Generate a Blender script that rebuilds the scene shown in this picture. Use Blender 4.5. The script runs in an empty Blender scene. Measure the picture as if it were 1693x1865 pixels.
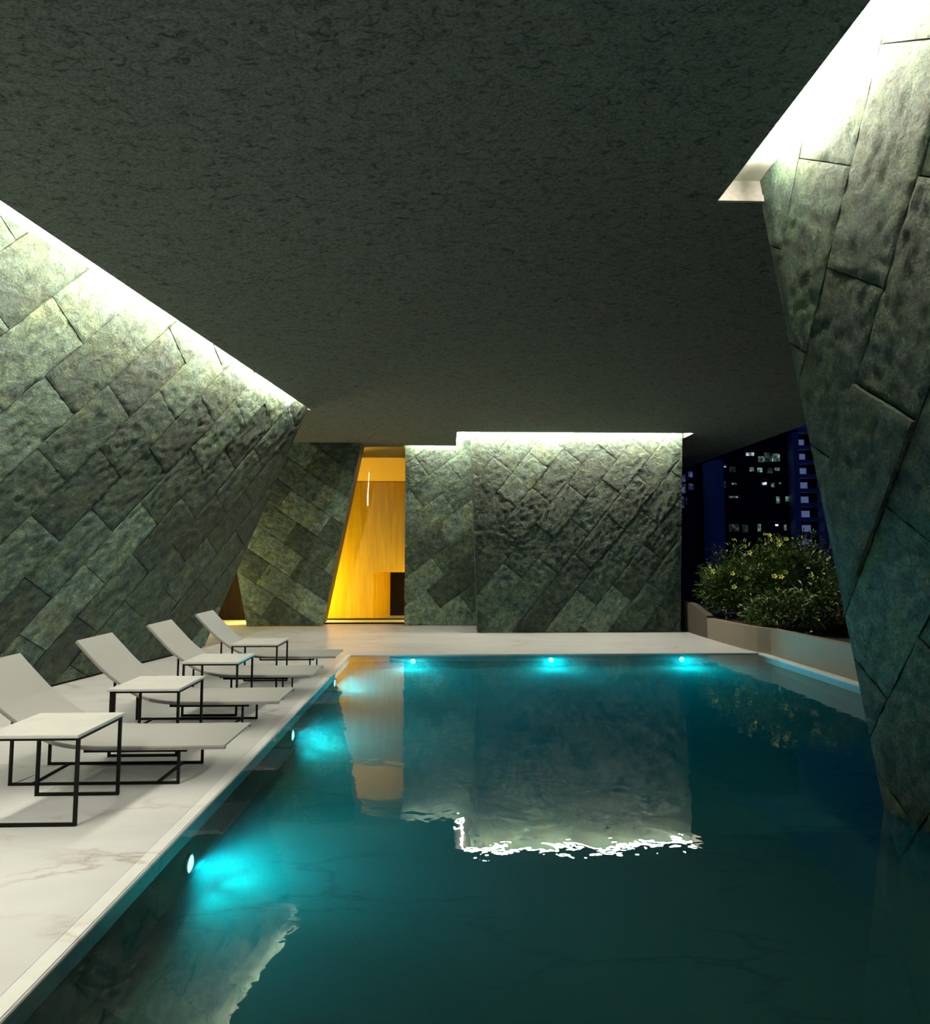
import bpy, bmesh, math, random
from mathutils import Vector, Matrix, noise
random.seed(7)
C = bpy.context.scene.collection
V = Vector

# ------------------------------------------------------------------ camera
FOC, PW, PH = 1100.0, 1693, 1865
VPX, VPY, EYE = 815.0, 1010.0, 1.5
TH = math.atan((VPY - PH / 2) / FOC)
PS = math.atan((PW / 2 - VPX) / FOC * math.cos(TH))
cam = bpy.data.cameras.new('camera')
cam.sensor_fit = 'HORIZONTAL'; cam.sensor_width = 36.0; cam.lens = 36.0 * FOC / PW
cam.clip_start = 0.05; cam.clip_end = 1000
co = bpy.data.objects.new('camera', cam); C.objects.link(co)
co.location = (0, 0, EYE); co.rotation_euler = (math.pi / 2 + TH, 0, -PS)
bpy.context.scene.camera = co

def at(x, y, Y):
    """Point of the plane at distance Y down the hall seen at photo pixel (x, y)."""
    a, b = (x - PW / 2) / FOC, -(y - PH / 2) / FOC
    s, c = math.sin, math.cos
    R = V((c(PS), -s(PS), 0)); U = V((-s(PS) * s(TH), -c(PS) * s(TH), c(TH))); F = V((s(PS) * c(TH), c(PS) * c(TH), s(TH)))
    d = F + a * R + b * U
    return V((0, 0, EYE)) + d * (Y / d.y)

# ------------------------------------------------------------------ object helpers
def link(name, me, mats, parent=None):
    o = bpy.data.objects.new(name, me)
    for m in (mats if isinstance(mats, (list, tuple)) else [mats]):
        me.materials.append(m)
    C.objects.link(o)
    if parent: o.parent = parent
    return o

def obj(name, bm, mats, parent=None, smooth=False):
    me = bpy.data.meshes.new(name)
    bmesh.ops.recalc_face_normals(bm, faces=bm.faces)
    bm.to_mesh(me); bm.free()
    if smooth:
        for p in me.polygons: p.use_smooth = True
    return link(name, me, mats, parent)

def tag(o, label, cat, group=None, kind=None):
    o['label'] = label; o['category'] = cat
    if group: o['group'] = group
    if kind: o['kind'] = kind
    return o

def thing(name, label, cat, loc=(0, 0, 0), group=None):
    o = bpy.data.objects.new(name, None); C.objects.link(o)
    o.location = loc; o.empty_display_size = 0.1
    return tag(o, label, cat, group)

def struct(name, bm, mats, label=None, parent=None):
    o = obj(name, bm, mats, parent)
    if parent is None: o['kind'] = 'structure'
    if label: o['label'] = label
    return o

def dup(root, loc, label):
    r = root.copy(); C.objects.link(r); r.location = loc; r['label'] = label
    for ch in list(root.children):
        c = ch.copy(); C.objects.link(c); c.parent = r
        for g in list(ch.children):
            d = g.copy(); C.objects.link(d); d.parent = c
    return r

def box(bm, x0, x1, y0, y1, z0, z1, mi=0):
    v = [bm.verts.new((x, y, z)) for z in (z0, z1) for y in (y0, y1) for x in (x0, x1)]
    for q in ((0, 2, 3, 1), (4, 5, 7, 6), (0, 1, 5, 4), (2, 6, 7, 3), (0, 4, 6, 2), (1, 3, 7, 5)):
        bm.faces.new([v[i] for i in q]).material_index = mi

def prism(bm, pts, z0, z1, mi=0):
    a = [bm.verts.new((p[0], p[1], z0)) for p in pts]
    b = [bm.verts.new((p[0], p[1], z1)) for p in pts]
    n = len(pts)
    fs = [bm.faces.new(a[::-1]), bm.faces.new(b)]
    for i in range(n):
        fs.append(bm.faces.new((a[i], a[(i + 1) % n], b[(i + 1) % n], b[i])))
    for f in fs: f.material_index = mi
    bmesh.ops.triangulate(bm, faces=fs[:2])

def bar(bm, p, q, w, up=V((0, 0, 1))):
    """Square-section bar from p to q."""
    p, q = V(p), V(q); d = (q - p).normalized()
    if abs(d.dot(up)) > 0.9: up = V((0, 1, 0))
    s = d.cross(up).normalized() * w / 2; t = s.cross(d).normalized() * w / 2
    vs = [bm.verts.new(c + k) for c in (p, q) for k in (s + t, -s + t, -s - t, s - t)]
    for f in ((0, 1, 2, 3), (7, 6, 5, 4), (0, 4, 5, 1), (1, 5, 6, 2), (2, 6, 7, 3), (3, 7, 4, 0)):
        bm.faces.new([vs[i] for i in f])

# ------------------------------------------------------------------ materials
def mat(name):
    m = bpy.data.materials.new(name); m.use_nodes = True
    nt = m.node_tree; return m, nt, nt.nodes['Principled BSDF']

def node(nt, t, **kw):
    n = nt.nodes.new(t)
    for k, v in kw.items():
        if k in n.inputs: n.inputs[k].default_value = v
        else: setattr(n, k, v)
    return n

def L(nt, a, b): nt.links.new(a, b)

def ramp(nt, fac, stops):
    r = nt.nodes.new('ShaderNodeValToRGB')
    while len(r.color_ramp.elements) < len(stops): r.color_ramp.elements.new(0.5)
    for e, (p, c) in zip(r.color_ramp.elements, stops):
        e.position = p; e.color = c if len(c) == 4 else (*c, 1)
    L(nt, fac, r.inputs[0]); return r

def plain(name, col, rough=0.5, metal=0.0, var=0.12, scale=30.0):
    m, nt, b = mat(name)
    tc = node(nt, 'ShaderNodeTexCoord')
    n = node(nt, 'ShaderNodeTexNoise', Scale=scale, Detail=4.0)
    L(nt, tc.outputs['Object'], n.inputs['Vector'])
    lo = tuple(c * (1 - var) for c in col); hi = tuple(min(1, c * (1 + var)) for c in col)
    r = ramp(nt, n.outputs['Fac'], [(0.3, lo), (0.7, hi)])
    L(nt, r.outputs[0], b.inputs['Base Color'])
    b.inputs['Roughness'].default_value = rough; b.inputs['Metallic'].default_value = metal
    return m

def emit(name, col, strength, base=(0.8, 0.8, 0.8)):
    m, nt, b = mat(name)
    b.inputs['Base Color'].default_value = (*base, 1)
    b.inputs['Emission Color'].default_value = (*col, 1); b.inputs['Emission Strength'].default_value = strength
    return m

def mixc(nt, fac, a, b, mode='MIX'):
    n = nt.nodes.new('ShaderNodeMix'); n.data_type = 'RGBA'; n.blend_type = mode
    if isinstance(fac, (int, float)): n.inputs[0].default_value = fac
    else: L(nt, fac, n.inputs[0])
    for i, x in ((6, a), (7, b)):
        if isinstance(x, tuple): n.inputs[i].default_value = (*x, 1)
        else: L(nt, x, n.inputs[i])
    return n.outputs[2]

def make_stone():
    m, nt, b = mat('green_slate')
    tc = node(nt, 'ShaderNodeTexCoord')
    at_ = node(nt, 'ShaderNodeAttribute', attribute_name='tone')
    n1 = node(nt, 'ShaderNodeTexNoise', Scale=9.0, Detail=9.0, Roughness=0.68, Distortion=0.5)
    n2 = node(nt, 'ShaderNodeTexNoise', Scale=3.0, Detail=6.0, Roughness=0.65)
    n3 = node(nt, 'ShaderNodeTexNoise', Scale=60.0, Detail=5.0, Roughness=0.7)
    for n in (n1, n2, n3): L(nt, tc.outputs['Object'], n.inputs['Vector'])
    base = ramp(nt, at_.outputs['Fac'], [(0.0, (0.026, 0.045, 0.036)), (0.45, (0.046, 0.078, 0.062)), (1.0, (0.150, 0.225, 0.185))])
    sp = ramp(nt, n1.outputs['Fac'], [(0.32, (0.28, 0.29, 0.30)), (0.49, (1, 1, 1)), (0.68, (2.0, 1.9, 1.65))])
    c = mixc(nt, 1.0, base.outputs[0], sp.outputs[0], 'MULTIPLY')
    rust = ramp(nt, n2.outputs['Fac'], [(0.44, (0.95, 1, 1.03)), (0.66, (1.38, 1.22, 0.88))])
    c = mixc(nt, 1.0, c, rust.outputs[0], 'MULTIPLY')
    fine = ramp(nt, n3.outputs['Fac'], [(0.36, (0.5, 0.5, 0.5)), (0.5, (1, 1, 1)), (0.66, (1.55, 1.55, 1.5))])
    c = mixc(nt, 1.0, c, fine.outputs[0], 'MULTIPLY')
    L(nt, c, b.inputs['Base Color'])
    b.inputs['Roughness'].default_value = 0.62
    b.inputs['Specular IOR Level'].default_value = 0.35
    b1 = node(nt, 'ShaderNodeBump', Strength=1.0, Distance=0.05); L(nt, n1.outputs['Fac'], b1.inputs['Height'])
    b2 = node(nt, 'ShaderNodeBump', Strength=0.8, Distance=0.012); L(nt, n3.outputs['Fac'], b2.inputs['Height'])
    L(nt, b1.outputs[0], b2.inputs['Normal']); L(nt, b2.outputs[0], b.inputs['Normal'])
    return m

def make_marble(name, base, vein, rough, bright=1.0):
    m, nt, b = mat(name)
    tc = node(nt, 'ShaderNodeTexCoord')
    mp = node(nt, 'ShaderNodeMapping'); mp.inputs['Rotation'].default_value = (0, 0, 0.9); mp.inputs['Scale'].default_value = (0.55, 1.5, 1)
    L(nt, tc.outputs['Object'], mp.inputs[0])
    w = node(nt, 'ShaderNodeTexNoise', Scale=2.2, Detail=6.0, Roughness=0.6)
    L(nt, mp.outputs[0], w.inputs['Vector'])
    add = node(nt, 'ShaderNodeVectorMath', operation='MULTIPLY_ADD')
    L(nt, w.outputs['Color'], add.inputs[0]); add.inputs[1].default_value = (0.7, 0.7, 0.7); L(nt, mp.outputs[0], add.inputs[2])
    vo = node(nt, 'ShaderNodeTexVoronoi', feature='DISTANCE_TO_EDGE', Scale=1.5); L(nt, add.outputs[0], vo.inputs['Vector'])
    line = ramp(nt, vo.outputs['Distance'], [(0.0, (1, 1, 1)), (0.012, (0.55, 0.55, 0.55)), (0.05, (0, 0, 0))])
    mk = node(nt, 'ShaderNodeTexNoise', Scale=1.1, Detail=3.0); L(nt, tc.outputs['Object'], mk.inputs['Vector'])
    mr = ramp(nt, mk.outputs['Fac'], [(0.45, (0, 0, 0)), (0.62, (1, 1, 1))])
    f = mixc(nt, 1.0, line.outputs[0], mr.outputs[0], 'MULTIPLY')
    cloud = node(nt, 'ShaderNodeTexNoise', Scale=1.6, Detail=5.0, Roughness=0.6); L(nt, mp.outputs[0], cloud.inputs['Vector'])
    cl = ramp(nt, cloud.outputs['Fac'], [(0.35, tuple(0.88 * x for x in base)), (0.6, base)])
    c = mixc(nt, f, cl.outputs[0], vein)
    L(nt, c, b.inputs['Base Color'])
    b.inputs['Roughness'].default_value = rough
    return m

def make_ceiling():
    m, nt, b = mat('rough_dark_plaster')
    tc = node(nt, 'ShaderNodeTexCoord')
    mp = node(nt, 'ShaderNodeMapping'); mp.inputs['Rotation'].default_value = (0, 0, 0.35); mp.inputs['Scale'].default_value = (1.0, 1.7, 1)
    L(nt, tc.outputs['Object'], mp.inputs[0])
    n1 = node(nt, 'ShaderNodeTexNoise', Scale=14.0, Detail=7.0, Roughness=0.66, Distortion=1.2)
    n2 = node(nt, 'ShaderNodeTexNoise', Scale=60.0, Detail=4.0)
    for n in (n1, n2): L(nt, mp.outputs[0], n.inputs['Vector'])
    r = ramp(nt, n1.outputs['Fac'], [(0.34, (0.08, 0.092, 0.084)), (0.47, (0.24, 0.272, 0.25)), (0.7, (0.28, 0.317, 0.29))])  # pits of the relief darkened in the colour, standing for their shade
    r2 = ramp(nt, n2.outputs['Fac'], [(0.35, (0.62, 0.62, 0.62)), (0.55, (1, 1, 1))])
    L(nt, mixc(nt, 1.0, r.outputs[0], r2.outputs[0], 'MULTIPLY'), b.inputs['Base Color'])
    b.inputs['Roughness'].default_value = 0.85
    b.inputs['Specular IOR Level'].default_value = 0.2
    bp = node(nt, 'ShaderNodeBump', Strength=1.0, Distance=0.05); L(nt, n1.outputs['Fac'], bp.inputs['Height'])
    L(nt, bp.outputs[0], b.inputs['Normal'])
    return m

def water_volume(nt, out):
    v = node(nt, 'ShaderNodeVolumeScatter', Density=VDENS, Anisotropy=0.2); v.inputs['Color'].default_value = (0.75, 1.0, 0.97, 1)
    L(nt, v.outputs[0], out.inputs['Volume'])
VDENS = 0.2
def make_water_side():
    m = bpy.data.materials.new('pool_water_side'); m.use_nodes = True
    nt = m.node_tree; nt.nodes.remove(nt.nodes['Principled BSDF'])
    L(nt, node(nt, 'ShaderNodeBsdfTransparent').outputs[0], nt.nodes['Material Output'].inputs['Surface'])
    water_volume(nt, nt.nodes['Material Output'])
    return m
def make_water():
    m = bpy.data.materials.new('pool_water'); m.use_nodes = True
    nt = m.node_tree; nt.nodes.remove(nt.nodes['Principled BSDF'])
    out = nt.nodes['Material Output']
    tc = node(nt, 'ShaderNodeTexCoord')
    n1 = node(nt, 'ShaderNodeTexNoise', Scale=3.2, Detail=2.0, Roughness=0.45, Distortion=0.6)
    n2 = node(nt, 'ShaderNodeTexNoise', Scale=15.0, Detail=1.0, Roughness=0.4, Distortion=1.2)
    for n in (n1, n2): L(nt, tc.outputs['Object'], n.inputs['Vector'])
    b1 = node(nt, 'ShaderNodeBump', Strength=0.03, Distance=0.08); L(nt, n1.outputs['Fac'], b1.inputs['Height'])
    b2 = node(nt, 'ShaderNodeBump', Strength=0.016, Distance=0.012); L(nt, n2.outputs['Fac'], b2.inputs['Height'])
    L(nt, b1.outputs[0], b2.inputs['Normal'])
    fr = node(nt, 'ShaderNodeFresnel', IOR=1.7); L(nt, b2.outputs[0], fr.inputs['Normal'])
    tr = node(nt, 'ShaderNodeBsdfTransparent'); tr.inputs[0].default_value = (0.62, 0.88, 0.84, 1)
    gl = node(nt, 'ShaderNodeBsdfGlossy', Roughness=0.0); gl.inputs[0].default_value = (1, 1, 1, 1)
    L(nt, b2.outputs[0], gl.inputs['Normal'])
    mx = node(nt, 'ShaderNodeMixShader'); L(nt, fr.outputs[0], mx.inputs[0]); L(nt, tr.outputs[0], mx.inputs[1]); L(nt, gl.outputs[0], mx.inputs[2])
    L(nt, mx.outputs[0], out.inputs['Surface'])
    water_volume(nt, out)
    return m

def make_glass():
    m = bpy.data.materials.new('clear_glass'); m.use_nodes = True
    nt = m.node_tree; nt.nodes.remove(nt.nodes['Principled BSDF'])
    fr = node(nt, 'ShaderNodeFresnel', IOR=1.12)
    tr = node(nt, 'ShaderNodeBsdfTransparent'); tr.inputs[0].default_value = (0.97, 0.98, 0.97, 1)
    gl = node(nt, 'ShaderNodeBsdfGlossy', Roughness=0.0)
    mx = node(nt, 'ShaderNodeMixShader'); L(nt, fr.outputs[0], mx.inputs[0]); L(nt, tr.outputs[0], mx.inputs[1]); L(nt, gl.outputs[0], mx.inputs[2])
    L(nt, mx.outputs[0], nt.nodes['Material Output'].inputs['Surface'])
    return m

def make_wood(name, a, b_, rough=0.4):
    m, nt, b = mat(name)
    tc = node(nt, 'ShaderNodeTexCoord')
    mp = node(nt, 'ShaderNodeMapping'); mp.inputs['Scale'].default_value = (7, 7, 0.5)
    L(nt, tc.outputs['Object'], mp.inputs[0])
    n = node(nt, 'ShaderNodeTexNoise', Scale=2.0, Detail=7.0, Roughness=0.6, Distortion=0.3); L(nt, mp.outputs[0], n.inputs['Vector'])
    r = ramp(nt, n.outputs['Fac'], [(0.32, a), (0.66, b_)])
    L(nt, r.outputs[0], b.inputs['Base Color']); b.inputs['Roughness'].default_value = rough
    return m

def make_concrete():
    m, nt, b = mat('stained_concrete')
    tc = node(nt, 'ShaderNodeTexCoord')
    mp = node(nt, 'ShaderNodeMapping'); mp.inputs['Scale'].default_value = (5, 5, 0.6)
    L(nt, tc.outputs['Object'], mp.inputs[0])
    n = node(nt, 'ShaderNodeTexNoise', Scale=2.0, Detail=5.0, Roughness=0.6); L(nt, mp.outputs[0], n.inputs['Vector'])
    n2 = node(nt, 'ShaderNodeTexNoise', Scale=0.9, Detail=3.0); L(nt, tc.outputs['Object'], n2.inputs['Vector'])
    st = ramp(nt, n.outputs['Fac'], [(0.55, (0, 0, 0)), (0.72, (1, 1, 1))])
    ms = ramp(nt, n2.outputs['Fac'], [(0.48, (0, 0, 0)), (0.6, (1, 1, 1))])
    f = mixc(nt, 1.0, st.outputs[0], ms.outputs[0], 'MULTIPLY')
    L(nt, mixc(nt, f, (0.20, 0.175, 0.14), (0.07, 0.042, 0.024)), b.inputs['Base Color'])
    b.inputs['Roughness'].default_value = 0.8
    return m

STONE = make_stone()
BACK = plain('dark_joint', (0.012, 0.014, 0.012), 0.9)
FIN = plain('dark_bronze_edge', (0.05, 0.055, 0.045), 0.5)
DECK = make_marble('white_marble_deck', (0.54, 0.563, 0.60), (0.30, 0.27, 0.25), 0.35)
COPING = make_marble('pale_marble_coping', (0.68, 0.71, 0.74), (0.45, 0.43, 0.41), 0.3)
POOL = make_marble('green_pool_tile', (0.050, 0.140, 0.108), (0.016, 0.042, 0.034), 0.9); POOL.node_tree.nodes['Principled BSDF'].inputs['Specular IOR Level'].default_value = 0.0
CEIL = make_ceiling()
WHITE = plain('white_cove_paint', (0.82, 0.80, 0.76), 0.6, var=0.03)
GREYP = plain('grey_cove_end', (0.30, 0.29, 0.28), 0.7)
WATER = make_water(); WATERSIDE = make_water_side()
GLASS = make_glass()
SLING = plain('pale_grey_sling', (0.285, 0.297, 0.305), 0.75, var=0.05, scale=200)
SLINGE = plain('grey_sling_edge', (0.22, 0.21, 0.20), 0.8)
TABLE = plain('pale_stone_top', (0.45, 0.465, 0.475), 0.5, var=0.06, scale=9)
METAL = plain('black_powder_coat', (0.004, 0.004, 0.004), 0.6, 0.0); METAL.node_tree.nodes['Principled BSDF'].inputs['Specular IOR Level'].default_value = 0.12
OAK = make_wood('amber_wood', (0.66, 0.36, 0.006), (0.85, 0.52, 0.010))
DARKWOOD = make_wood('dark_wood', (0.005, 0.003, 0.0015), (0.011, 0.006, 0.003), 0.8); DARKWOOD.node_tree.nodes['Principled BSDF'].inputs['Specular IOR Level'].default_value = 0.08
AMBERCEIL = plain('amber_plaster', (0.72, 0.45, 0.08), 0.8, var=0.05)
CONC = make_concrete()
DCONC = plain('dark_concrete', (0.06, 0.05, 0.04), 0.85)
SOIL = plain('dark_soil', (0.02, 0.015, 0.01), 0.95, var=0.5)
STRIP = emit('warm_white_led', (1.0, 0.91, 0.70), 220.0)
LENS = emit('cyan_pool_lens', (0.25, 0.95, 1.0), 6.0)
STEEL = plain('brushed_steel', (0.55, 0.57, 0.58), 0.3, 1.0)

# ------------------------------------------------------------------ tiled stone walls
def clip_poly(P, Q):
    """Sutherland-Hodgman: polygon P clipped by convex CCW polygon Q."""
    out = P
    for i in range(len(Q)):
        a, b = Q[i], Q[(i + 1) % len(Q)]
        ex, ey = b[0] - a[0], b[1] - a[1]
        src, out = out, []
        if not src: return []
        for j in range(len(src)):
            p, q = src[j - 1], src[j]
            sp = ex * (p[1] - a[1]) - ey * (p[0] - a[0]); sq = ex * (q[1] - a[1]) - ey * (q[0] - a[0])
            if (sp >= -1e-9) != (sq >= -1e-9):
                t = sp / (sp - sq); out.append((p[0] + t * (q[0] - p[0]), p[1] + t * (q[1] - p[1])))
            if sq >= -1e-9: out.append(q)
    return out

def stone_wall(name, P0, u, v, n, poly, ang, n0, t0, Lt=1.0, Wt=0.48, cell=0.03, back=0.3, amp=0.012, bias=0.0, foot=None, seed=0, proud=(), tones=None, edge_mat=None):
    P0, u, v, n = V(P0), V(u).normalized(), V(v).normalized(), V(n).normalized()
    ca, sa = math.cos(math.radians(ang)), math.sin(math.radians(ang))
    tn = [(x * ca + y * sa, -x * sa + y * ca) for x, y in poly]
    ar = sum(tn[i - 1][0] * tn[i][1] - tn[i][0] * tn[i - 1][1] for i in range(len(tn)))
    if ar < 0: tn = tn[::-1]
    tmin, tmax = min(p[0] for p in tn), max(p[0] for p in tn)
    nmin, nmax = min(p[1] for p in tn), max(p[1] for p in tn)
    rnd = random.Random(seed)
    verts, faces, tone, midx = [], [], [], []
    g = 0.0035
    def world(t, m, h):
        x, y = t * ca - m * sa, t * sa + m * ca
        return P0 + u * x + v * y + n * h
    def relief(t, m):
        w = noise.noise(V((t * 1.1, m * 1.1, seed + 5.0)))
        a = noise.noise(V((t * 2.0 + w, m * 4.2 + w, seed)))
        r = 1 - 2 * abs(noise.noise(V((t * 4.0 + w * 2, m * 8.5 + w, seed + 9.0))))
        c = noise.noise(V((t * 12.0, m * 16.0, seed + 3.0)))
        f = 1 - 2 * abs(noise.noise(V((t * 9.0 + a, m * 15.0, seed + 13.0))))
        return 0.50 * a + 0.50 * r + 0.50 * f + 0.40 * c
    segs = []
    for i in range(len(tn)):
        a_, b_ = tn[i - 1], tn[i]; l_ = math.hypot(b_[0] - a_[0], b_[1] - a_[1]); segs.append((a_, (b_[0] - a_[0]) / l_, (b_[1] - a_[1]) / l_))
    def edge_d(t, m):
        return max(0.0, min(ex * (m - a_[1]) - ey * (t - a_[0]) for a_, ex, ey in segs))
    k0 = math.floor((nmin - n0) / Wt)
    for k in range(k0, math.ceil((nmax - n0) / Wt)):
        m0, m1 = n0 + k * Wt, n0 + (k + 1) * Wt
        off = t0 + (Lt / 2 if k % 2 else 0)
        for j in range(math.floor((tmin - off) / Lt), math.ceil((tmax - off) / Lt)):
            a0, a1 = off + j * Lt, off + (j + 1) * Lt
            to = rnd.uniform(0.0, 0.013); tv = min(1.0, rnd.betavariate(1.2, 2.3) + bias); ph = rnd.uniform(0, 50)
            for (pt, pm, ph_) in proud:
                if a0 < pt < a1 and m0 < pm < m1: to = ph_
            full = [(a0 + g, m0 + g), (a1 - g, m0 + g), (a1 - g, m1 - g), (a0 + g, m1 - g)]
            cl = clip_poly(full, tn)
            if len(cl) < 3: continue
            inside = len(cl) == 4 and all(any(abs(p[0] - q[0]) + abs(p[1] - q[1]) < 1e-7 for q in full) for p in cl)
            vid = {}
            def vert(t, m):
                key = (round(t, 5), round(m, 5))
                if key not in vid:
                    d = min(t - a0, a1 - t, m - m0, m1 - m)
                    h = to + amp * relief(t + ph, m) - 0.006 * max(0.0, 1 - d / 0.02)
                    e = min(edge_d(t, m), 0.10) / 0.10; e = e * e * (3 - 2 * e)
                    h = 0.008 * (1 - e) + h * e
                    vid[key] = len(verts); verts.append(world(t, m, h))
                return vid[key]
            nt_, nm_ = max(1, round(Lt / cell)), max(1, round(Wt / cell))
            gt = [a0 + g + (a1 - a0 - 2 * g) * i / nt_ for i in range(nt_ + 1)]
            gm = [m0 + g + (m1 - m0 - 2 * g) * i / nm_ for i in range(nm_ + 1)]
            ec = {}
            bx = (min(p[0] for p in cl), max(p[0] for p in cl), min(p[1] for p in cl), max(p[1] for p in cl))
            for ia in range(nt_):
                if gt[ia + 1] < bx[0] or gt[ia] > bx[1]: continue
                for ib in range(nm_):
                    if gm[ib + 1] < bx[2] or gm[ib] > bx[3]: continue
                    q = [(gt[ia], gm[ib]), (gt[ia + 1], gm[ib]), (gt[ia + 1], gm[ib + 1]), (gt[ia], gm[ib + 1])]
                    if not inside: q = clip_poly(q, cl if len(cl) > 2 else q)
                    if len(q) < 3: continue
                    ids = []
                    for p in q:
                        i_ = vert(*p)
                        if not ids or (ids[-1] != i_): ids.append(i_)
                    if ids[0] == ids[-1]: ids.pop()
                    if len(set(ids)) < 3 or len(set(ids)) != len(ids): continue
                    faces.append(ids); tone.append(tv); midx.append(0)
                    for i in range(len(ids)):
                        e = (ids[i], ids[(i + 1) % len(ids)]); ec[e] = 1
            inv = {i: kk for kk, i in vid.items()}
            for (e0, e1) in list(ec):
                if (e1, e0) in ec: continue
                base = len(verts)
                verts.append(verts[e0].copy()); verts.append(verts[e1].copy())
                verts.append(world(*inv[e1], -0.05)); verts.append(world(*inv[e0], -0.05))
                faces.append([base + 1, base, base + 3, base + 2]); tone.append(tv); midx.append(0)
    # solid body behind the tiles
    if foot is not None:
        tn = [(x * ca + y * sa, -x * sa + y * ca) for x, y in foot]
        if sum(tn[i - 1][0] * tn[i][1] - tn[i][0] * tn[i - 1][1] for i in range(len(tn))) < 0: tn = tn[::-1]
    base = len(verts); N = len(tn)
    for d in (-0.02, -back):
        for p in tn: verts.append(world(p[0], p[1], d))
    faces.append(list(range(base, base + N))); faces.append(list(range(base + 2 * N - 1, base + N - 1, -1)))
    tone += [0.3, 0.3]; midx += [1, 1]
    for i in range(N):
        faces.append([base + (i + 1) % N, base + i, base + N + i, base + N + (i + 1) % N]); tone.append(0.35); midx.append(2)
    me = bpy.data.meshes.new(name)
    me.from_pydata([tuple(p) for p in verts], [], faces)
    a = me.attributes.new('tone', 'FLOAT', 'FACE'); a.data.foreach_set('value', tone)
    me.polygons.foreach_set('material_index', midx)
    me.polygons.foreach_set('use_smooth', [mi == 0 for mi in midx])
    me.update()
    o = link(name, me, [STONE, BACK, edge_mat or STONE]); o['kind'] = 'structure'
    return o

HC = 3.82          # ceiling height
# left wall leans in over the deck
LB = V((-3.932, 9.976, 0)); LU = V((-0.1948, -0.9808, 0)); LTOP = V((-2.275, 9.645, HC))
ln = LU.cross(LTOP - LB).normalized()
if ln.x < 0: ln = -ln
lv = ln.cross(LU).normalized()
if lv.z < 0: lv = -lv
uo = (LTOP - LB).dot(LU)
o = stone_wall('wall_left', LB, LU, lv, ln, [(0, 0.03), (13, 0.03), (13, 4.65), (uo * 1.1, 4.65)], 120.0, 5.71 - 0.515 * 6, 1.05 - 0.89 / 2, 0.89, 0.515, 0.028, 0.25, seed=3, foot=[(0, -0.02), (13, -0.02), (13, 4.65), (uo * 1.1, 4.65)])
o['label'] = 'left wall of diagonal green slate tiles leaning over the loungers'
# right wall stands in the pool and leans in
RB = V((2.62, 3.661, 0)); RU = V((0, -1, 0)); rn = V((-0.9905, 0, -0.1374)).normalized(); rv = V((-0.1374, 0, 0.9905))
def tnr(x, y, ang=51.3):
    c, s = math.cos(math.radians(ang)), math.sin(math.radians(ang)); return (x * c + y * s, -x * s + y * c)
pr = tnr(0.45, 2.1)
o = stone_wall('wall_right', RB, RU, rv, rn, [(0.06, -0.33), (6.6, -0.33), (6.6, 4.35), (-0.1634, 4.35), (0.0, 0.0)], 51.3, 0.26, 1.684, 1.02, 0.484, 0.024, 0.22, seed=11, proud=[(pr[0], pr[1], 0.034)], amp=0.011)
o['label'] = 'right wall of big green slate tiles standing in the pool water'
# end wall panels
o = stone_wall('wall_back', (0.575, 11.7, 0), (1, 0, 0), (0, 0, 1), (0, -1, 0), [(0, 0.01), (3.93, 0.01), (4.07, 4.1), (-0.12, 4.1)], 51.0, 1.42 - 0.48 * 4, 0.85, 1.0, 0.48, 0.026, 0.5, seed=21)
o['label'] = 'wide end wall of green slate behind the pool'
o = stone_wall('wall_middle', (-0.917, 12.97, 0), (1, 0, 0), (0, 0, 1), (0, -1, 0), [(0, 0.01), (1.7, 0.01), (1.7, 4.1), (0, 4.1)], 36.8, 0.32, 0.32, 1.0, 0.486, 0.026, 0.4, seed=31, bias=0.22)
o['label'] = 'narrow slate wall panel right of the amber doorway'
o = stone_wall('wall_entrance', (-4.153, 12.86, 0), (1, 0, 0), (0, -0.1, 1), (0, -0.995, -0.1), [(-0.03, 0.01), (1.53, 0.01), (2.36, 3.84), (-0.6, 3.84), (-0.25, 1.3)], -34.5, 1.82 - 0.5 * 4, 0.12 + 0.5, 1.0, 0.51, 0.026, 0.5, seed=43, amp=0.010, bias=0.3, edge_mat=FIN)
o['label'] = 'tilted slate panel left of the amber doorway'

# ------------------------------------------------------------------ ceiling, coves
lip = lambda y: -2.2 - (9.64 - y) * 0.1289
bm = bmesh.new()
ceil_pts = [(1.77, -3), (1.77, 3.79), (6.4, 3.79), (6.4, 18), (4.72, 18), (4.72, 11.32), (0.172, 11.32), (0.172, 12.78),
            (-0.925, 12.78), (-0.925, 12.95), (-6.4, 12.95), (-6.4, 9.66), (-2.2, 9.66), (lip(-3), -3)]
prism(bm, ceil_pts, HC, HC + 0.5)
struct('ceiling', bm, CEIL, 'dark rough plaster ceiling over the pool')

def wall_x_left(y, z):
    # x of the left wall face at height z on the line of distance y
    d = (z - 0) / lv.z
    p = LB + lv * d
    s = (y - p.y) / LU.y
    return p.x + LU.x * s
ZL = 3.965         # lid of the light coves
bm = bmesh.new()   # lids: white boards over the open coves
def quadprism(bm, pts, z0, z1): prism(bm, pts, z0, z1)
quadprism(bm, [(lip(-3) + .0, -3), (lip(9.6) , 9.66), (-2.9, 9.66), (wall_x_left(-3, ZL) - .6, -3)], ZL, ZL + 0.05)
t1 = struct('trim_1', bm, WHITE, 'white light cove above the left wall')
bm = bmesh.new()
prism(bm, [(1.77, -3), (2.4, -3), (2.4, 3.79), (1.77, 3.79)], ZL, ZL + 0.05)
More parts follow.
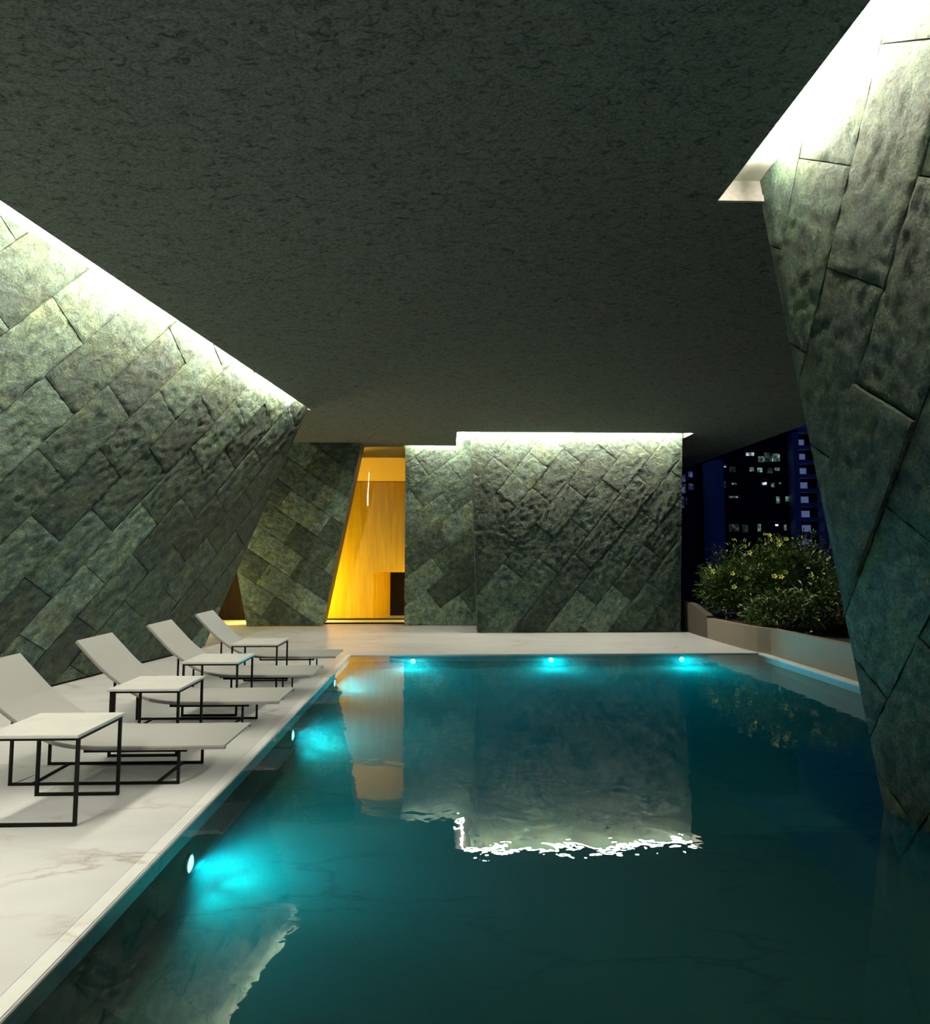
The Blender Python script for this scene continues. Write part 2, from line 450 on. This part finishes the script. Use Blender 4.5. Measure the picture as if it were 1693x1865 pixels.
# end board with its shadow-gap profile
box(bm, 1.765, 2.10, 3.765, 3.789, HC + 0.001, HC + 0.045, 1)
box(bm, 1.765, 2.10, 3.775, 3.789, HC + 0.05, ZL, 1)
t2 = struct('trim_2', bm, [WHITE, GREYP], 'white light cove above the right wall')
bm = bmesh.new()
prism(bm, [(0.172, 11.32), (4.72, 11.32), (4.72, 11.95), (0.60, 11.95), (0.60, 13.1), (-0.925, 13.1), (-0.925, 12.78), (0.172, 12.78)], ZL, ZL + 0.05)
box(bm, 4.70, 4.72, 11.32, 12.0, HC, ZL)
box(bm, 0.160, 0.172, 11.32, 12.78, HC, ZL)
t3 = struct('trim_3', bm, WHITE, 'white light cove above the end walls')
# LED strips, one per cove run
def strip(pts, hgt, parent):
    bm = bmesh.new()
    prism(bm, pts, ZL - 0.004 - hgt, ZL - 0.004)
    o = obj('led_strip', bm, STRIP, parent); o['label'] = 'glowing warm white strip'
    return o
def ls(y, k):
    g = lip(y) - wall_x_left(y, ZL); off = max(0.012, min(g - 0.07, 0.11))
    return lip(y) - off + k
strip([(ls(-3, 0.035), -3), (ls(9.5, 0.010), 9.5), (ls(9.5, -0.008), 9.5), (ls(-3, -0.035), -3)][::-1], .055, t1)
strip([(1.952, -3), (1.968, -3), (1.968, 3.50), (1.952, 3.50)], .036, t2)
strip([(0.30, 11.54), (4.60, 11.54), (4.60, 11.60), (0.30, 11.60)], .055, t3)
strip([(-0.85, 12.84), (0.28, 12.84), (0.28, 12.88), (-0.85, 12.88)], .03, t3)
strip([(0.29, 11.5), (0.315, 11.5), (0.315, 12.8), (0.29, 12.8)], .03, t3)

# ------------------------------------------------------------------ deck, pool
PX0, PX1, PY1 = -1.44, 4.735, 9.21
bm = bmesh.new()
prism(bm, [(-9, -3.2), (-1.52, -3.2), (-1.52, 9.24), (4.83, 9.24), (4.83, -3.2), (9, -3.2), (9, 18), (-9, 18)], -0.5, 0)
struct('floor', bm, DECK, 'pale marble pool deck with grey veins')
def bevbox(*a):
    bm = bmesh.new(); box(bm, *a)
    bmesh.ops.bevel(bm, geom=bm.edges[:], offset=0.006, segments=2, affect='EDGES'); return bm
struct('trim_4', bevbox(-1.52, PX0, -3.2, 9.21, -0.1, 0.003), COPING, 'pale coping strip along the lounger side of the pool')
struct('trim_5', bevbox(PX1, 4.83, -3.2, 9.21, -0.1, 0.003), COPING, 'pale coping strip along the planter side of the pool')
struct('trim_6', bevbox(-1.52, 4.83, 9.21, 9.24, -0.1, 0.003), COPING, 'thin pale coping at the far end of the pool')
PD = -0.32
bm = bmesh.new()
FZ = -0.175        # the floor rises towards the far end
ys = [(-3.2, PD), (4.0, PD), (PY1 + 0.03, FZ)]
top = [[bm.verts.new((x, y, z)) for x in (PX0 - 0.08, PX1 + 0.095)] for y, z in ys]
bot = [[bm.verts.new((x, y, PD - 0.15)) for x in (PX0 - 0.08, PX1 + 0.095)] for y, z in ys]
for i in range(2):
    bm.faces.new((top[i][0], top[i][1], top[i + 1][1], top[i + 1][0])); bm.faces.new((bot[i][0], bot[i + 1][0], bot[i + 1][1], bot[i][1]))
    for j in range(2): bm.faces.new((top[i][j], top[i + 1][j], bot[i + 1][j], bot[i][j]))
for i in (0, 2): bm.faces.new((top[i][0], bot[i][0], bot[i][1], top[i][1]))
box(bm, PX0 - 0.08, PX0, -3.2, PY1, PD, -0.1)
box(bm, PX1, PX1 + 0.095, -3.2, PY1, PD, -0.1)
box(bm, PX0 - 0.08, PX1 + 0.095, PY1, PY1 + 0.03, PD, -0.1)
struct('pool_basin', bm, POOL, 'green veined stone basin of the swimming pool')
bm = bmesh.new(); box(bm, PX0 + 0.001, PX1 - 0.001, -3.19, PY1 - 0.001, PD + 0.001, -0.012, 1)
for f in bm.faces:
    if all(v.co.z > -0.02 for v in f.verts): f.material_index = 0
o = obj('pool_water', bm, [WATER, WATERSIDE])
tag(o, 'clear turquoise water filling the swimming pool', 'water', kind='stuff')

# ------------------------------------------------------------------ pool lights
def spot(loc, tgt, energy, size, blend=0.7, col=(0.0, 0.76, 1.0), r=0.03):
    l = bpy.data.lights.new('pool_lamp', 'SPOT'); l.energy = energy; l.color = col
    l.spot_size = math.radians(size); l.spot_blend = blend; l.shadow_soft_size = r
    o = bpy.data.objects.new('pool_lamp', l); C.objects.link(o); o.location = loc
    o.rotation_euler = (V(tgt) - V(loc)).to_track_quat('-Z', 'Y').to_euler()
    return o
def lathe(prof, axis, loc, seg=24):
    bm = bmesh.new(); rings = []
    for (r, h) in prof:
        rings.append([bm.verts.new((r * math.cos(2 * math.pi * i / seg), r * math.sin(2 * math.pi * i / seg), h)) for i in range(seg)])
    for a, b in zip(rings, rings[1:]):
        for i in range(seg): bm.faces.new((a[i], a[(i + 1) % seg], b[(i + 1) % seg], b[i]))
    bm.faces.new(rings[0][::-1]); bm.faces.new(rings[-1])
    q = V(axis).to_track_quat('Z', 'Y').to_matrix().to_4x4()
    bmesh.ops.transform(bm, matrix=q, verts=bm.verts)
    return bm
def pool_light(loc, axis, label, tgt, energy, r=0.042, cone=72):
    t = thing('pool_light', label, 'pool light', loc, 'underwater pool lights')
    obj('rim', lathe([(r * 1.25, 0), (r * 1.25, 0.012), (r * 1.1, 0.018), (r, 0.012)], axis, loc), STEEL, t)
    obj('lens', lathe([(r, 0.002), (r, 0.014), (r * 0.6, 0.022)], axis, loc), LENS, t)
    a = V(axis)
    for az, k in ((-45, 0.8), (0, 1.3), (45, 0.8)):
        d = Matrix.Rotation(math.radians(az), 3, 'Z') @ V(tgt)
        spot(V(loc) + a * 0.05, V(loc) + a * 0.05 + d, energy * k, cone, 1.0)
nx = (1, 0, 0); ny = (0, -1, 0)
EN = 105.0
pool_light((PX0, 3.53, -0.215), nx, 'bright cyan light low on the near left pool wall, closest to the front', (1.0, 0, -0.02), EN)
pool_light((PX0, 5.75, -0.165), nx, 'cyan light on the left pool wall beside the middle loungers', (1.0, 0, -0.02), EN)
pool_light((PX0, 7.81, -0.120), nx, 'cyan light on the left pool wall nearest the far corner', (1.0, 0, -0.02), EN)
pool_light((-0.515, PY1, -0.095), ny, 'cyan light on the far pool wall below the amber doorway, leftmost of three', (0, -1.0, -0.02), EN * 1.15, 0.036, 84)
pool_light((1.56, PY1, -0.085), ny, 'cyan light in the middle of the far pool wall', (0, -1.0, -0.02), EN * 1.15, 0.036, 84)
pool_light((3.55, PY1, -0.085), ny, 'cyan light on the far pool wall nearest the planter, rightmost of three', (0, -1.0, -0.02), EN * 1.15, 0.036, 84)

# ------------------------------------------------------------------ amber room behind
bm = bmesh.new()
YB = 14.15
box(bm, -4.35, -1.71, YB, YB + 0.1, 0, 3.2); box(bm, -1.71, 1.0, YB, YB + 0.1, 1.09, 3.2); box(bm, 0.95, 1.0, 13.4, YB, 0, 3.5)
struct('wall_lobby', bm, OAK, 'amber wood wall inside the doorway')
bm = bmesh.new()
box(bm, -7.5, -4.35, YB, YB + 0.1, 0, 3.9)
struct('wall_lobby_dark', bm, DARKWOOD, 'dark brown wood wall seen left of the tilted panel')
bm = bmesh.new()   # recess: angled side, dark end
vs = [bm.verts.new(p) for p in ((-1.71, YB + 0.02, 0), (-1.42, 15.1, 0), (-1.42, 15.1, 1.09), (-1.71, YB + 0.02, 1.09))]
bm.faces.new(vs); prism(bm, [(-1.71, YB + .01), (-1.42, 15.1), (-1.47, 15.1), (-1.76, YB + .01)], 0, 1.09)
box(bm, -1.75, 1.0, YB + 0.1, 15.3, 1.09, 1.14)
box(bm, 0.9, 1.0, YB + 0.1, 15.3, 0, 1.09)
struct('wall_recess', bm, OAK, 'amber side of the low recess in the wood wall')
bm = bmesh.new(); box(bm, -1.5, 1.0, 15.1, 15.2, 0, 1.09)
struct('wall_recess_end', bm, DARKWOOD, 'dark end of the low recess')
bm = bmesh.new()
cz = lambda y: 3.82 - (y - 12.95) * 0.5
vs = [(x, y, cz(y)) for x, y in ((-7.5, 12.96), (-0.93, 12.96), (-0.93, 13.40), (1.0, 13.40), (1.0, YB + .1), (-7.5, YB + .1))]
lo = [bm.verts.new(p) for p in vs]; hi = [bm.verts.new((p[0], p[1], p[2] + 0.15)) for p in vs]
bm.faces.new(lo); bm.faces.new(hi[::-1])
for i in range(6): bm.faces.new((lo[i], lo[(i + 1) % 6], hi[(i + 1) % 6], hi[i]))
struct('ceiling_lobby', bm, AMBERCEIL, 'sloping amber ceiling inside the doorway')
# sliding glass
bm = bmesh.new(); box(bm, -2.75, -0.90, 13.30, 13.312, 0.03, 3.62)
w1 = struct('window_1', bm, GLASS, 'clear sliding glass across the amber doorway')
bm = bmesh.new(); box(bm, -2.85, -0.90, 13.285, 13.325, 0, 0.03)
struct('window_track', bm, METAL, parent=w1)
bm = bmesh.new(); box(bm, -7.0, -0.90, YB - 0.03, YB, 0.0, 0.03)
struct('baseboard_lobby', bm, METAL, 'thin dark base strip of the lobby wall')
def area(name, loc, tgt, sx, sy, energy, col):
    l = bpy.data.lights.new(name, 'AREA'); l.shape = 'RECTANGLE'; l.size = sx; l.size_y = sy; l.energy = energy; l.color = col
    o = bpy.data.objects.new(name, l); C.objects.link(o); o.location = loc
    o.rotation_euler = (V(tgt) - V(loc)).to_track_quat('-Z', 'Y').to_euler(); return o
def point(name, loc, energy, col, r=0.1):
    l = bpy.data.lights.new(name, 'POINT'); l.energy = energy; l.color = col; l.shadow_soft_size = r
    o = bpy.data.objects.new(name, l); C.objects.link(o); o.location = loc; return o
AMB = (1.0, 0.74, 0.15)
point('lobby_lamp', (-3.7, 13.55, 0.8), 320, AMB, 0.08)
point('lobby_lamp', (-0.3, 13.75, 0.6), 60, AMB, 0.08)
point('lobby_lamp', (-5.6, 12.1, 0.9), 170, (1.0, 0.80, 0.34), 0.6)

# ------------------------------------------------------------------ loungers
PROF = [(0.0, 0.270), (0.40, 0.268), (0.70, 0.268), (0.86, 0.271), (1.00, 0.285), (1.12, 0.315), (1.22, 0.362), (1.32, 0.430), (1.44, 0.522), (1.57, 0.653), (1.69, 0.780)]
def smooth_prof(P, k=4):
    out = []
    for i in range(len(P) - 1):
        p0 = P[max(i - 1, 0)]; p1 = P[i]; p2 = P[i + 1]; p3 = P[min(i + 2, len(P) - 1)]
        for j in range(k):
            t = j / k
            out.append(tuple(0.5 * (2 * b + (c - a) * t + (2 * a - 5 * b + 4 * c - d) * t * t + (3 * b - a - 3 * c + d) * t ** 3) for a, b, c, d in zip(p0, p1, p2, p3)))
    return out + [P[-1]]
SP = smooth_prof(PROF)
LW = 0.53
def make_lounger(loc, label):
    t = thing('sun_lounger', label, 'sun lounger', loc, 'grey sling loungers along the pool')
    def sling(dz, th, y0, y1):
        bm = bmesh.new(); rows = []
        for i, (x, z) in enumerate(SP):
            a = SP[max(i - 1, 0)]; b = SP[min(i + 1, len(SP) - 1)]
            d = V((b[0] - a[0], 0, b[1] - a[1])).normalized(); n_ = V((-d.z, 0, d.x))
            c = V((-x, 0, z)); n_ = V((d.z, 0, d.x))
            rows.append([bm.verts.new(c + n_ * h + V((0, y, 0))) for h, y in ((dz, y0), (dz, y1), (dz - th, y1), (dz - th, y0))])
        for r, s in zip(rows, rows[1:]):
            for i in range(4): bm.faces.new((r[i], r[(i + 1) % 4], s[(i + 1) % 4], s[i]))
        bm.faces.new(rows[0]); bm.faces.new(rows[-1][::-1]); return bm
    seat = obj('sling_seat', sling(0.0, 0.012, 0.0, LW), SLING, t)
    obj('edge_rail', sling(-0.012, 0.016, 0.004, 0.022), SLINGE, t)
    obj('edge_rail', sling(-0.012, 0.016, LW - 0.022, LW - 0.004), SLINGE, t)
    w = 0.016
    for y in (0.08, LW - 0.06):
        bm = bmesh.new()
        bar(bm, (-1.405, y, 0), (-1.405, y, 0.475), w); bar(bm, (-0.325, y, 0), (-0.325, y, 0.25), w)
        bar(bm, (-1.413, y, 0.008), (-0.317, y, 0.008), w)
        obj('leg_frame', bm, METAL, t)
        bm = bmesh.new()
        bar(bm, (-0.93, y, 0.215), (-0.28, y, 0.215), w); bar(bm, (-0.93, y, 0.207), (-0.93, y, 0.262), w); bar(bm, (-0.28, y, 0.207), (-0.28, y, 0.245), w)
        obj('under_rail', bm, METAL, t)
    for x in (-1.26, -0.46):
        bm = bmesh.new(); bar(bm, (x, 0.08, 0.008), (x, LW - 0.06, 0.008), w); obj('crossbar', bm, METAL, t)
    return t
l1 = make_lounger((-1.44, 4.05, 0), 'grey sling lounger closest to the front, its head cut by the left edge')
dup(l1, (-1.42, 5.23, 0), 'grey sling lounger second from the front')
dup(l1, (-1.385, 6.36, 0), 'grey sling lounger third from the front')
dup(l1, (-1.36, 7.49, 0), 'grey sling lounger farthest back, nearest the amber doorway')

def make_table(loc, label):
    t = thing('side_table', label, 'side table', loc, 'square side tables between the loungers')
    bm = bmesh.new(); box(bm, -0.265, 0.265, -0.245, 0.245, 0.482, 0.500)
    bmesh.ops.bevel(bm, geom=bm.edges[:], offset=0.003, segments=2, affect='EDGES')
    obj('table_top', bm, TABLE, t)
    w = 0.017
    for y in (-0.215, 0.22):
        bm = bmesh.new()
        for x in (-0.248, 0.248): bar(bm, (x, y, 0), (x, y, 0.482), w)
        bar(bm, (-0.256, y, 0.0085), (0.256, y, 0.0085), w); bar(bm, (-0.256, y, 0.4735), (0.256, y, 0.4735), w)
        obj('leg_frame', bm, METAL, t)
    for x in (-0.248, 0.248):
        bm = bmesh.new(); bar(bm, (x, -0.206, 0.4735), (x, 0.211, 0.4735), w); obj('side_rail', bm, METAL, t)
    return t
t_ = make_table((-2.31, 3.735, 0), 'square pale side table closest to the front, cut by the left edge')
dup(t_, (-2.265, 4.895, 0), 'square pale side table before the second lounger from the front')
dup(t_, (-2.215, 6.02, 0), 'square pale side table before the third lounger from the front')
dup(t_, (-2.16, 7.14, 0), 'square pale side table before the farthest lounger')

# ------------------------------------------------------------------ planter
def offset_curve(pts, d):
    out = []
    for i, p in enumerate(pts):
        a = V(pts[max(i - 1, 0)]); b = V(pts[min(i + 1, len(pts) - 1)])
        t = (b - a).normalized(); out.append((p[0] - t.y * d, p[1] + t.x * d))
    return out
front = [(4.665, 10.85), (4.675, 10.4), (4.69, 10.0), (4.72, 9.6), (4.77, 9.3), (4.85, 9.05), (4.86, 8.0), (4.86, 6.0), (4.86, 3.9)]
pl = thing('planter', 'curved low concrete planter beside the far right pool corner', 'planter', (4.9, 9, 0))
pl.location = (0, 0, 0)
def ribbon(bm, pts, d, z0, z1s):
    off = offset_curve(pts, d); rows = []
    for (p, q, z1) in zip(pts, off, z1s):
        rows.append([bm.verts.new((p[0], p[1], z0)), bm.verts.new((p[0], p[1], z1)), bm.verts.new((q[0], q[1], z1)), bm.verts.new((q[0], q[1], z0))])
    for r, s in zip(rows, rows[1:]):
        for i in range(4): bm.faces.new((r[i], r[(i + 1) % 4], s[(i + 1) % 4], s[i]))
    bm.faces.new(rows[0]); bm.faces.new(rows[-1][::-1])
bm = bmesh.new(); ribbon(bm, front, 0.12, 0.0, [0.36, 0.365, 0.37, 0.375, 0.38, 0.39, 0.40, 0.42, 0.42]); obj('planter_wall', bm, CONC, pl)
bm = bmesh.new(); ribbon(bm, [(4.66, 12.3), (4.66, 11.5), (4.66, 11.1), (4.665, 10.86)], 0.12, 0.0, [0.60, 0.56, 0.46, 0.40])
obj('end_wall', bm, DCONC, pl)['label'] = 'taller end of the planter wall, its shade painted in'  # darker concrete stands in for shade on the face turned from the light
bm = bmesh.new(); prism(bm, [(4.97, 3.9), (4.95, 9.1), (4.80, 9.7), (4.78, 10.8), (4.72, 12.2), (8.5, 12.2), (8.5, 3.9)], 0.0, 0.30); obj('soil', bm, SOIL, pl)

def make_leaf_mat():
    m, nt, b = mat('oleander_leaf')
    oi = node(nt, 'ShaderNodeAttribute', attribute_name='tone')
    r = ramp(nt, oi.outputs['Fac'], [(0, (0.030, 0.065, 0.012)), (1, (0.13, 0.20, 0.035))])
    L(nt, r.outputs[0], b.inputs['Base Color']); b.inputs['Roughness'].default_value = 0.45
    return m
LEAF = make_leaf_mat()
PETAL = plain('yellow_petal', (0.90, 0.86, 0.18), 0.6)
STEM = plain('brown_stem', (0.07, 0.045, 0.02), 0.8)
def leaf(verts, faces, tone, c, d, ln_, w, rnd):
    d = d.normalized(); s = d.cross(V((0, 0, 1)))
    if s.length < 1e-3: s = V((1, 0, 0))
    s = s.normalized(); s = (s + d.cross(s) * rnd.uniform(-0.9, 0.9)).normalized()
    b = len(verts)
    dr = V((0, 0, -0.25 * ln_))
    verts += [c, c + d * ln_ * 0.45 + s * w, c + d * ln_ + dr, c + d * ln_ * 0.45 - s * w]
    faces.append([b, b + 1, b + 2]); faces.append([b, b + 2, b + 3]); t = rnd.random(); tone += [t, t]
def make_shrub(loc, rx, ry, h, nleaf, label, flowers, seed):
    rnd = random.Random(seed)
    t = thing('flowering_shrub', label, 'shrub', loc, 'flowering shrubs in the planter')
    verts, faces, tone = [], [], []
    bms = bmesh.new()
    nb = 60
    for k in range(nb):
        a = rnd.uniform(0, 2 * math.pi); e = math.acos(rnd.uniform(0.0, 1.0)); rr = rnd.uniform(0.75, 1.06)
        tip = V((math.sin(e) * math.cos(a) * rx * rr, math.sin(e) * math.sin(a) * ry * rr, 0.12 + math.cos(e) * (h - 0.12) * rr))
        base = V((rnd.uniform(-0.15, 0.15), rnd.uniform(-0.15, 0.15), 0))
        mid = (base + tip) / 2 + V((rnd.uniform(-.1, .1), rnd.uniform(-.1, .1), 0.12))
        if k % 2 == 0:
            bar(bms, base, mid, 0.016); bar(bms, mid, tip, 0.009)
        for j in range(nleaf // nb):
            f = 1 - abs(rnd.gauss(0, 0.30))
            f = max(0.15, f)
            p = base.lerp(mid, f * 2) if f < 0.5 else mid.lerp(tip, f * 2 - 1)
            p = p + V((rnd.gauss(0, 0.09), rnd.gauss(0, 0.09), rnd.gauss(0, 0.08)))
            if p.z < 0.0: p.z = rnd.uniform(0, 0.1)
            if p.x + loc[0] < 4.85: p.x = 4.85 - loc[0] + rnd.uniform(0, 0.15)
            out = V((p.x, p.y, p.z * 0.6)).normalized()
            d = (out + V((rnd.uniform(-1, 1), rnd.uniform(-1, 1), rnd.uniform(-0.5, 0.9)))).normalized()
            leaf(verts, faces, tone, p, d, rnd.uniform(0.07, 0.14), rnd.uniform(0.010, 0.020), rnd)
    me = bpy.data.meshes.new('foliage'); me.from_pydata([tuple(v_) for v_ in verts], [], faces)
    a_ = me.attributes.new('tone', 'FLOAT', 'FACE'); a_.data.foreach_set('value', tone)
    link('foliage', me, LEAF, t)
    obj('branches', bms, STEM, t)
    for (px, py) in flowers:
        # on the front of the crown where the photo shows the bloom
        best = None
        for i in range(60):
            Y = loc[1] - ry * 1.1 + ry * 2.2 * i / 59
            p = at(px, py, Y) - V(loc)
            q = (p.x / rx) ** 2 + (p.y / ry) ** 2 + (max(p.z, 0) / h) ** 2
            if best is None or q < best[0]: best = (q, p)
            if q <= 1.02: best = (q, p); break
        c = best[1]
        bm = bmesh.new(); r = rnd.uniform(0.032, 0.048)
        ax = (V((c.x / rx * .4, -1.0, 0.35)) + V((rnd.uniform(-.5, .5), 0, rnd.uniform(-.3, .4)))).normalized()
        q = ax.to_track_quat('Z', 'Y')
        for k in range(5):
            an = 2 * math.pi * k / 5
            pts = [(0.2 * r, an, 0.0), (0.85 * r, an - 0.5, 0.012), (1.15 * r, an, 0.006), (0.85 * r, an + 0.5, 0.012)]
            bm.faces.new([bm.verts.new(c + q @ V((rad * math.cos(th), rad * math.sin(th), zz + 0.02))) for rad, th, zz in pts])
        tp = [bm.verts.new(c + q @ V((0.3 * r * math.cos(2 * math.pi * k / 6), 0.3 * r * math.sin(2 * math.pi * k / 6), 0.024))) for k in range(6)]
        ap = bm.verts.new(c + q @ V((0, 0, -0.03)))
        for k in range(6): bm.faces.new((tp[k], tp[(k + 1) % 6], ap))
        obj('flower', bm, PETAL, t)
    return t
fx = lambda l: [(1230 + x / 5.13, 960 + y / 5.13) for x, y in l]
make_shrub((5.72, 11.5, 0.30), 0.90, 0.85, 1.45, 7800, 'bright leafy shrub with yellow flowers at the left of the planter',
           fx([(640, 180), (750, 180), (545, 118), (320, 398), (355, 415), (530, 437), (720, 398), (290, 475), (650, 480), (545, 560), (310, 355), (690, 240)]), 5)
make_shrub((6.45, 10.9, 0.30), 0.95, 0.85, 1.62, 6600, 'tall shrub with yellow flowers along its top, in the middle of the planter',
           fx([(825, 70), (880, 120), (960, 120), (1030, 118), (965, 158), (893, 265), (920, 465), (985, 470), (1025, 425), (875, 80)]), 6)
make_shrub((6.25, 9.4, 0.30), 0.90, 0.9, 1.15, 4200, 'dark shrub behind the foot of the right slate wall', fx([(1265, 455), (1340, 310), (1410, 340)]), 8)
make_shrub((5.40, 9.6, 0.30), 0.55, 0.8, 0.55, 2600, 'low dark shrub spilling over the planter edge', [], 9)

# ------------------------------------------------------------------ night city
BLUE = plain('pale_facade', (0.55, 0.58, 0.72), 0.8)
DBLUE = plain('dark_facade', (0.03, 0.035, 0.06), 0.6)
BLACKF = plain('dark_glass_facade', (0.012, 0.013, 0.02), 0.4)
PALE = plain('balcony_render', (0.80, 0.82, 0.90), 0.8)
def lit(name, col, strength):
    m, nt, b = mat(name)
    b.inputs['Base Color'].default_value = (0.02, 0.02, 0.03, 1)
    tc = node(nt, 'ShaderNodeTexCoord'); n = node(nt, 'ShaderNodeTexNoise', Scale=0.75, Detail=3.0, Roughness=0.7)
    L(nt, tc.outputs['Object'], n.inputs['Vector'])
    r_ = ramp(nt, n.outputs['Fac'], [(0.36, tuple(0.08 * c for c in col)), (0.52, tuple(0.5 * c for c in col)), (0.66, tuple(2.2 * c for c in col))])
    L(nt, r_.outputs[0], b.inputs['Emission Color']); b.inputs['Emission Strength'].default_value = strength
    return m
LITG = lit('lit_window_green', (0.35, 0.62, 0.50), 0.35)
LITW = lit('lit_window_white', (0.70, 0.95, 0.95), 0.85)
LITD = lit('dim_window', (0.20, 0.32, 0.27), 0.10)
REFLB = lit('blue_glass_reflection', (0.20, 0.30, 0.62), 0.16)  # faint emission standing in for blue reflections on unlit glass
GLOWP = emit('pale_panel_glow', (0.30, 0.42, 0.85), 0.20)  # pale balcony wall panels brightened by a painted-in glow
YC = 140.0
cw = lambda x, y: at(1240 + x / 5.643, 780 + y / 5.643, YC)
def px_box(bm, x0, y0, x1, y1, front_, depth):
    p, q = cw(x0, y1), cw(x1, y0)
    box(bm, cw(x0, 700).x, cw(x1, 700).x, YC - front_, YC + depth, p.z, q.z)
ob = thing('office_block', 'dark office block at night with scattered lit windows', 'building')
ob.location = (0, 0, 0)
bm = bmesh.new(); px_box(bm, 340, -900, 1105, 2600, 0, 18); obj('wall', bm, BLACKF, ob)
bm = bmesh.new(); px_box(bm, 335, 330, 412, 2600, 1.5, 6); obj('corner_pier', bm, BLUE, ob)['label'] = 'blue lit corner pier'
for y in (80, 225, 372, 520, 665, 815, 960, 1110):
    bm = bmesh.new(); px_box(bm, 412, y - 5, 1105, y + 5, 0.8, 1); obj('floor_band', bm, DBLUE, ob)
for rect, m_ in [((680, 250, 762, 282), LITW), ((805, 290, 865, 348), LITG), ((868, 250, 935, 345), LITD), ((945, 262, 1025, 342), LITG),
                 ((450, 388, 468, 402), LITW), ((505, 396, 568, 450), LITD), ((712, 402, 755, 442), LITG), ((792, 408, 840, 452), LITG), ((895, 408, 945, 462), LITD), ((970, 406, 1020, 436), LITG),
                 ((430, 545, 463, 615), LITD), ((525, 562, 570, 578), LITG), ((835, 556, 880, 582), LITW), ((930, 562, 960, 606), LITG), ((1010, 555, 1030, 574), LITG),
                 ((490, 697, 580, 715), LITG), ((975, 700, 1010, 772), LITG), ((1070, 702, 1105, 752), LITG),
                 ((482, 985, 580, 1060), LITD), ((620, 990, 672, 1070), LITD), ((775, 985, 805, 1060), LITG), ((957, 988, 985, 1004), LITW), ((1045, 992, 1068, 1050), LITG)]:
    bm = bmesh.new(); px_box(bm, *rect, 0.12, 0.05); obj('window', bm, m_, ob)
tw = thing('balcony_tower', 'blue apartment tower with stacked balconies, next to the right slate wall', 'building')
tw.location = (0, 0, 0)
bm = bmesh.new(); px_box(bm, 1135, 60, 1700, 2600, 0, 15); obj('wall', bm, BLACKF, tw)
bm = bmesh.new(); px_box(bm, 1108, 40, 1165, 2600, 2.5, 4); obj('pier', bm, BLUE, tw)
bm = bmesh.new(); px_box(bm, 1395, 40, 1460, 2600, 2.5, 4); obj('pier', bm, BLUE, tw)
bm = bmesh.new(); px_box(bm, 1108, 20, 1700, 60, 2.5, 4); obj('roof_edge', bm, BLUE, tw)
for k in range(9):
    y = 190 + 146 * k
    bm = bmesh.new(); px_box(bm, 1165, y, 1395, y + 38, 2.0, 0.2); obj('balcony', bm, BLUE, tw)
    bm = bmesh.new(); px_box(bm, 1165 + 8 * k, y - 70, 1275 + 6 * k, y, 0.3, 0.1); obj('window', bm, GLOWP, tw)  # pale wall panel, its brightness put in as emission
hb = thing('low_block', 'far blue building seen just right of the end wall', 'building')
hb.location = (0, 0, 0)
bm = bmesh.new(); px_box(bm, -60, 300, 280, 2600, -6, 20); obj('wall', bm, DBLUE, hb)
for rect in [(50, 445, 150, 520), (180, 412, 228, 470), (60, 540, 80, 640), (102, 540, 150, 640), (182, 540, 232, 605), (48, 690, 80, 800), (104, 680, 130, 800), (150, 690, 160, 760), (10, 880, 32, 905), (62, 880, 76, 905)]:
    bm = bmesh.new(); px_box(bm, *rect, -5.9, 6); obj('window', bm, REFLB, hb)
bm = bmesh.new(); box(bm, 5, 300, 22, 300, -30.2, -30); 
o = struct('ground', bm, DCONC, 'dark ground between the buildings')

# added unseen wall behind the viewpoint, blocks blue light from the sky
bm = bmesh.new(); box(bm, -9, 9, -3.4, -3.2, -0.5, 4.3); struct('sky_light_block', bm, DCONC, 'added unseen wall keeping blue sky light out of the hall')

# ------------------------------------------------------------------ world, view
w = bpy.data.worlds.new('night'); bpy.context.scene.world = w; w.use_nodes = True
bg = w.node_tree.nodes['Background']
bg.inputs[0].default_value = (0.05, 0.11, 0.62, 1); bg.inputs[1].default_value = 0.05
sc = bpy.context.scene
sc.view_settings.view_transform = 'Standard'; sc.view_settings.look = 'None'
sc.view_settings.exposure = 0.0; sc.view_settings.gamma = 1.0; sc.view_settings.use_curve_mapping = False
try:
    sc.cycles.use_denoising = True; sc.cycles.max_bounces = 10; sc.cycles.diffuse_bounces = 6; sc.cycles.glossy_bounces = 5
    sc.cycles.transparent_max_bounces = 12; sc.cycles.sample_clamp_indirect = 6.0; sc.cycles.caustics_reflective = False; sc.cycles.caustics_refractive = False
    sc.cycles.use_light_tree = True
except Exception: pass
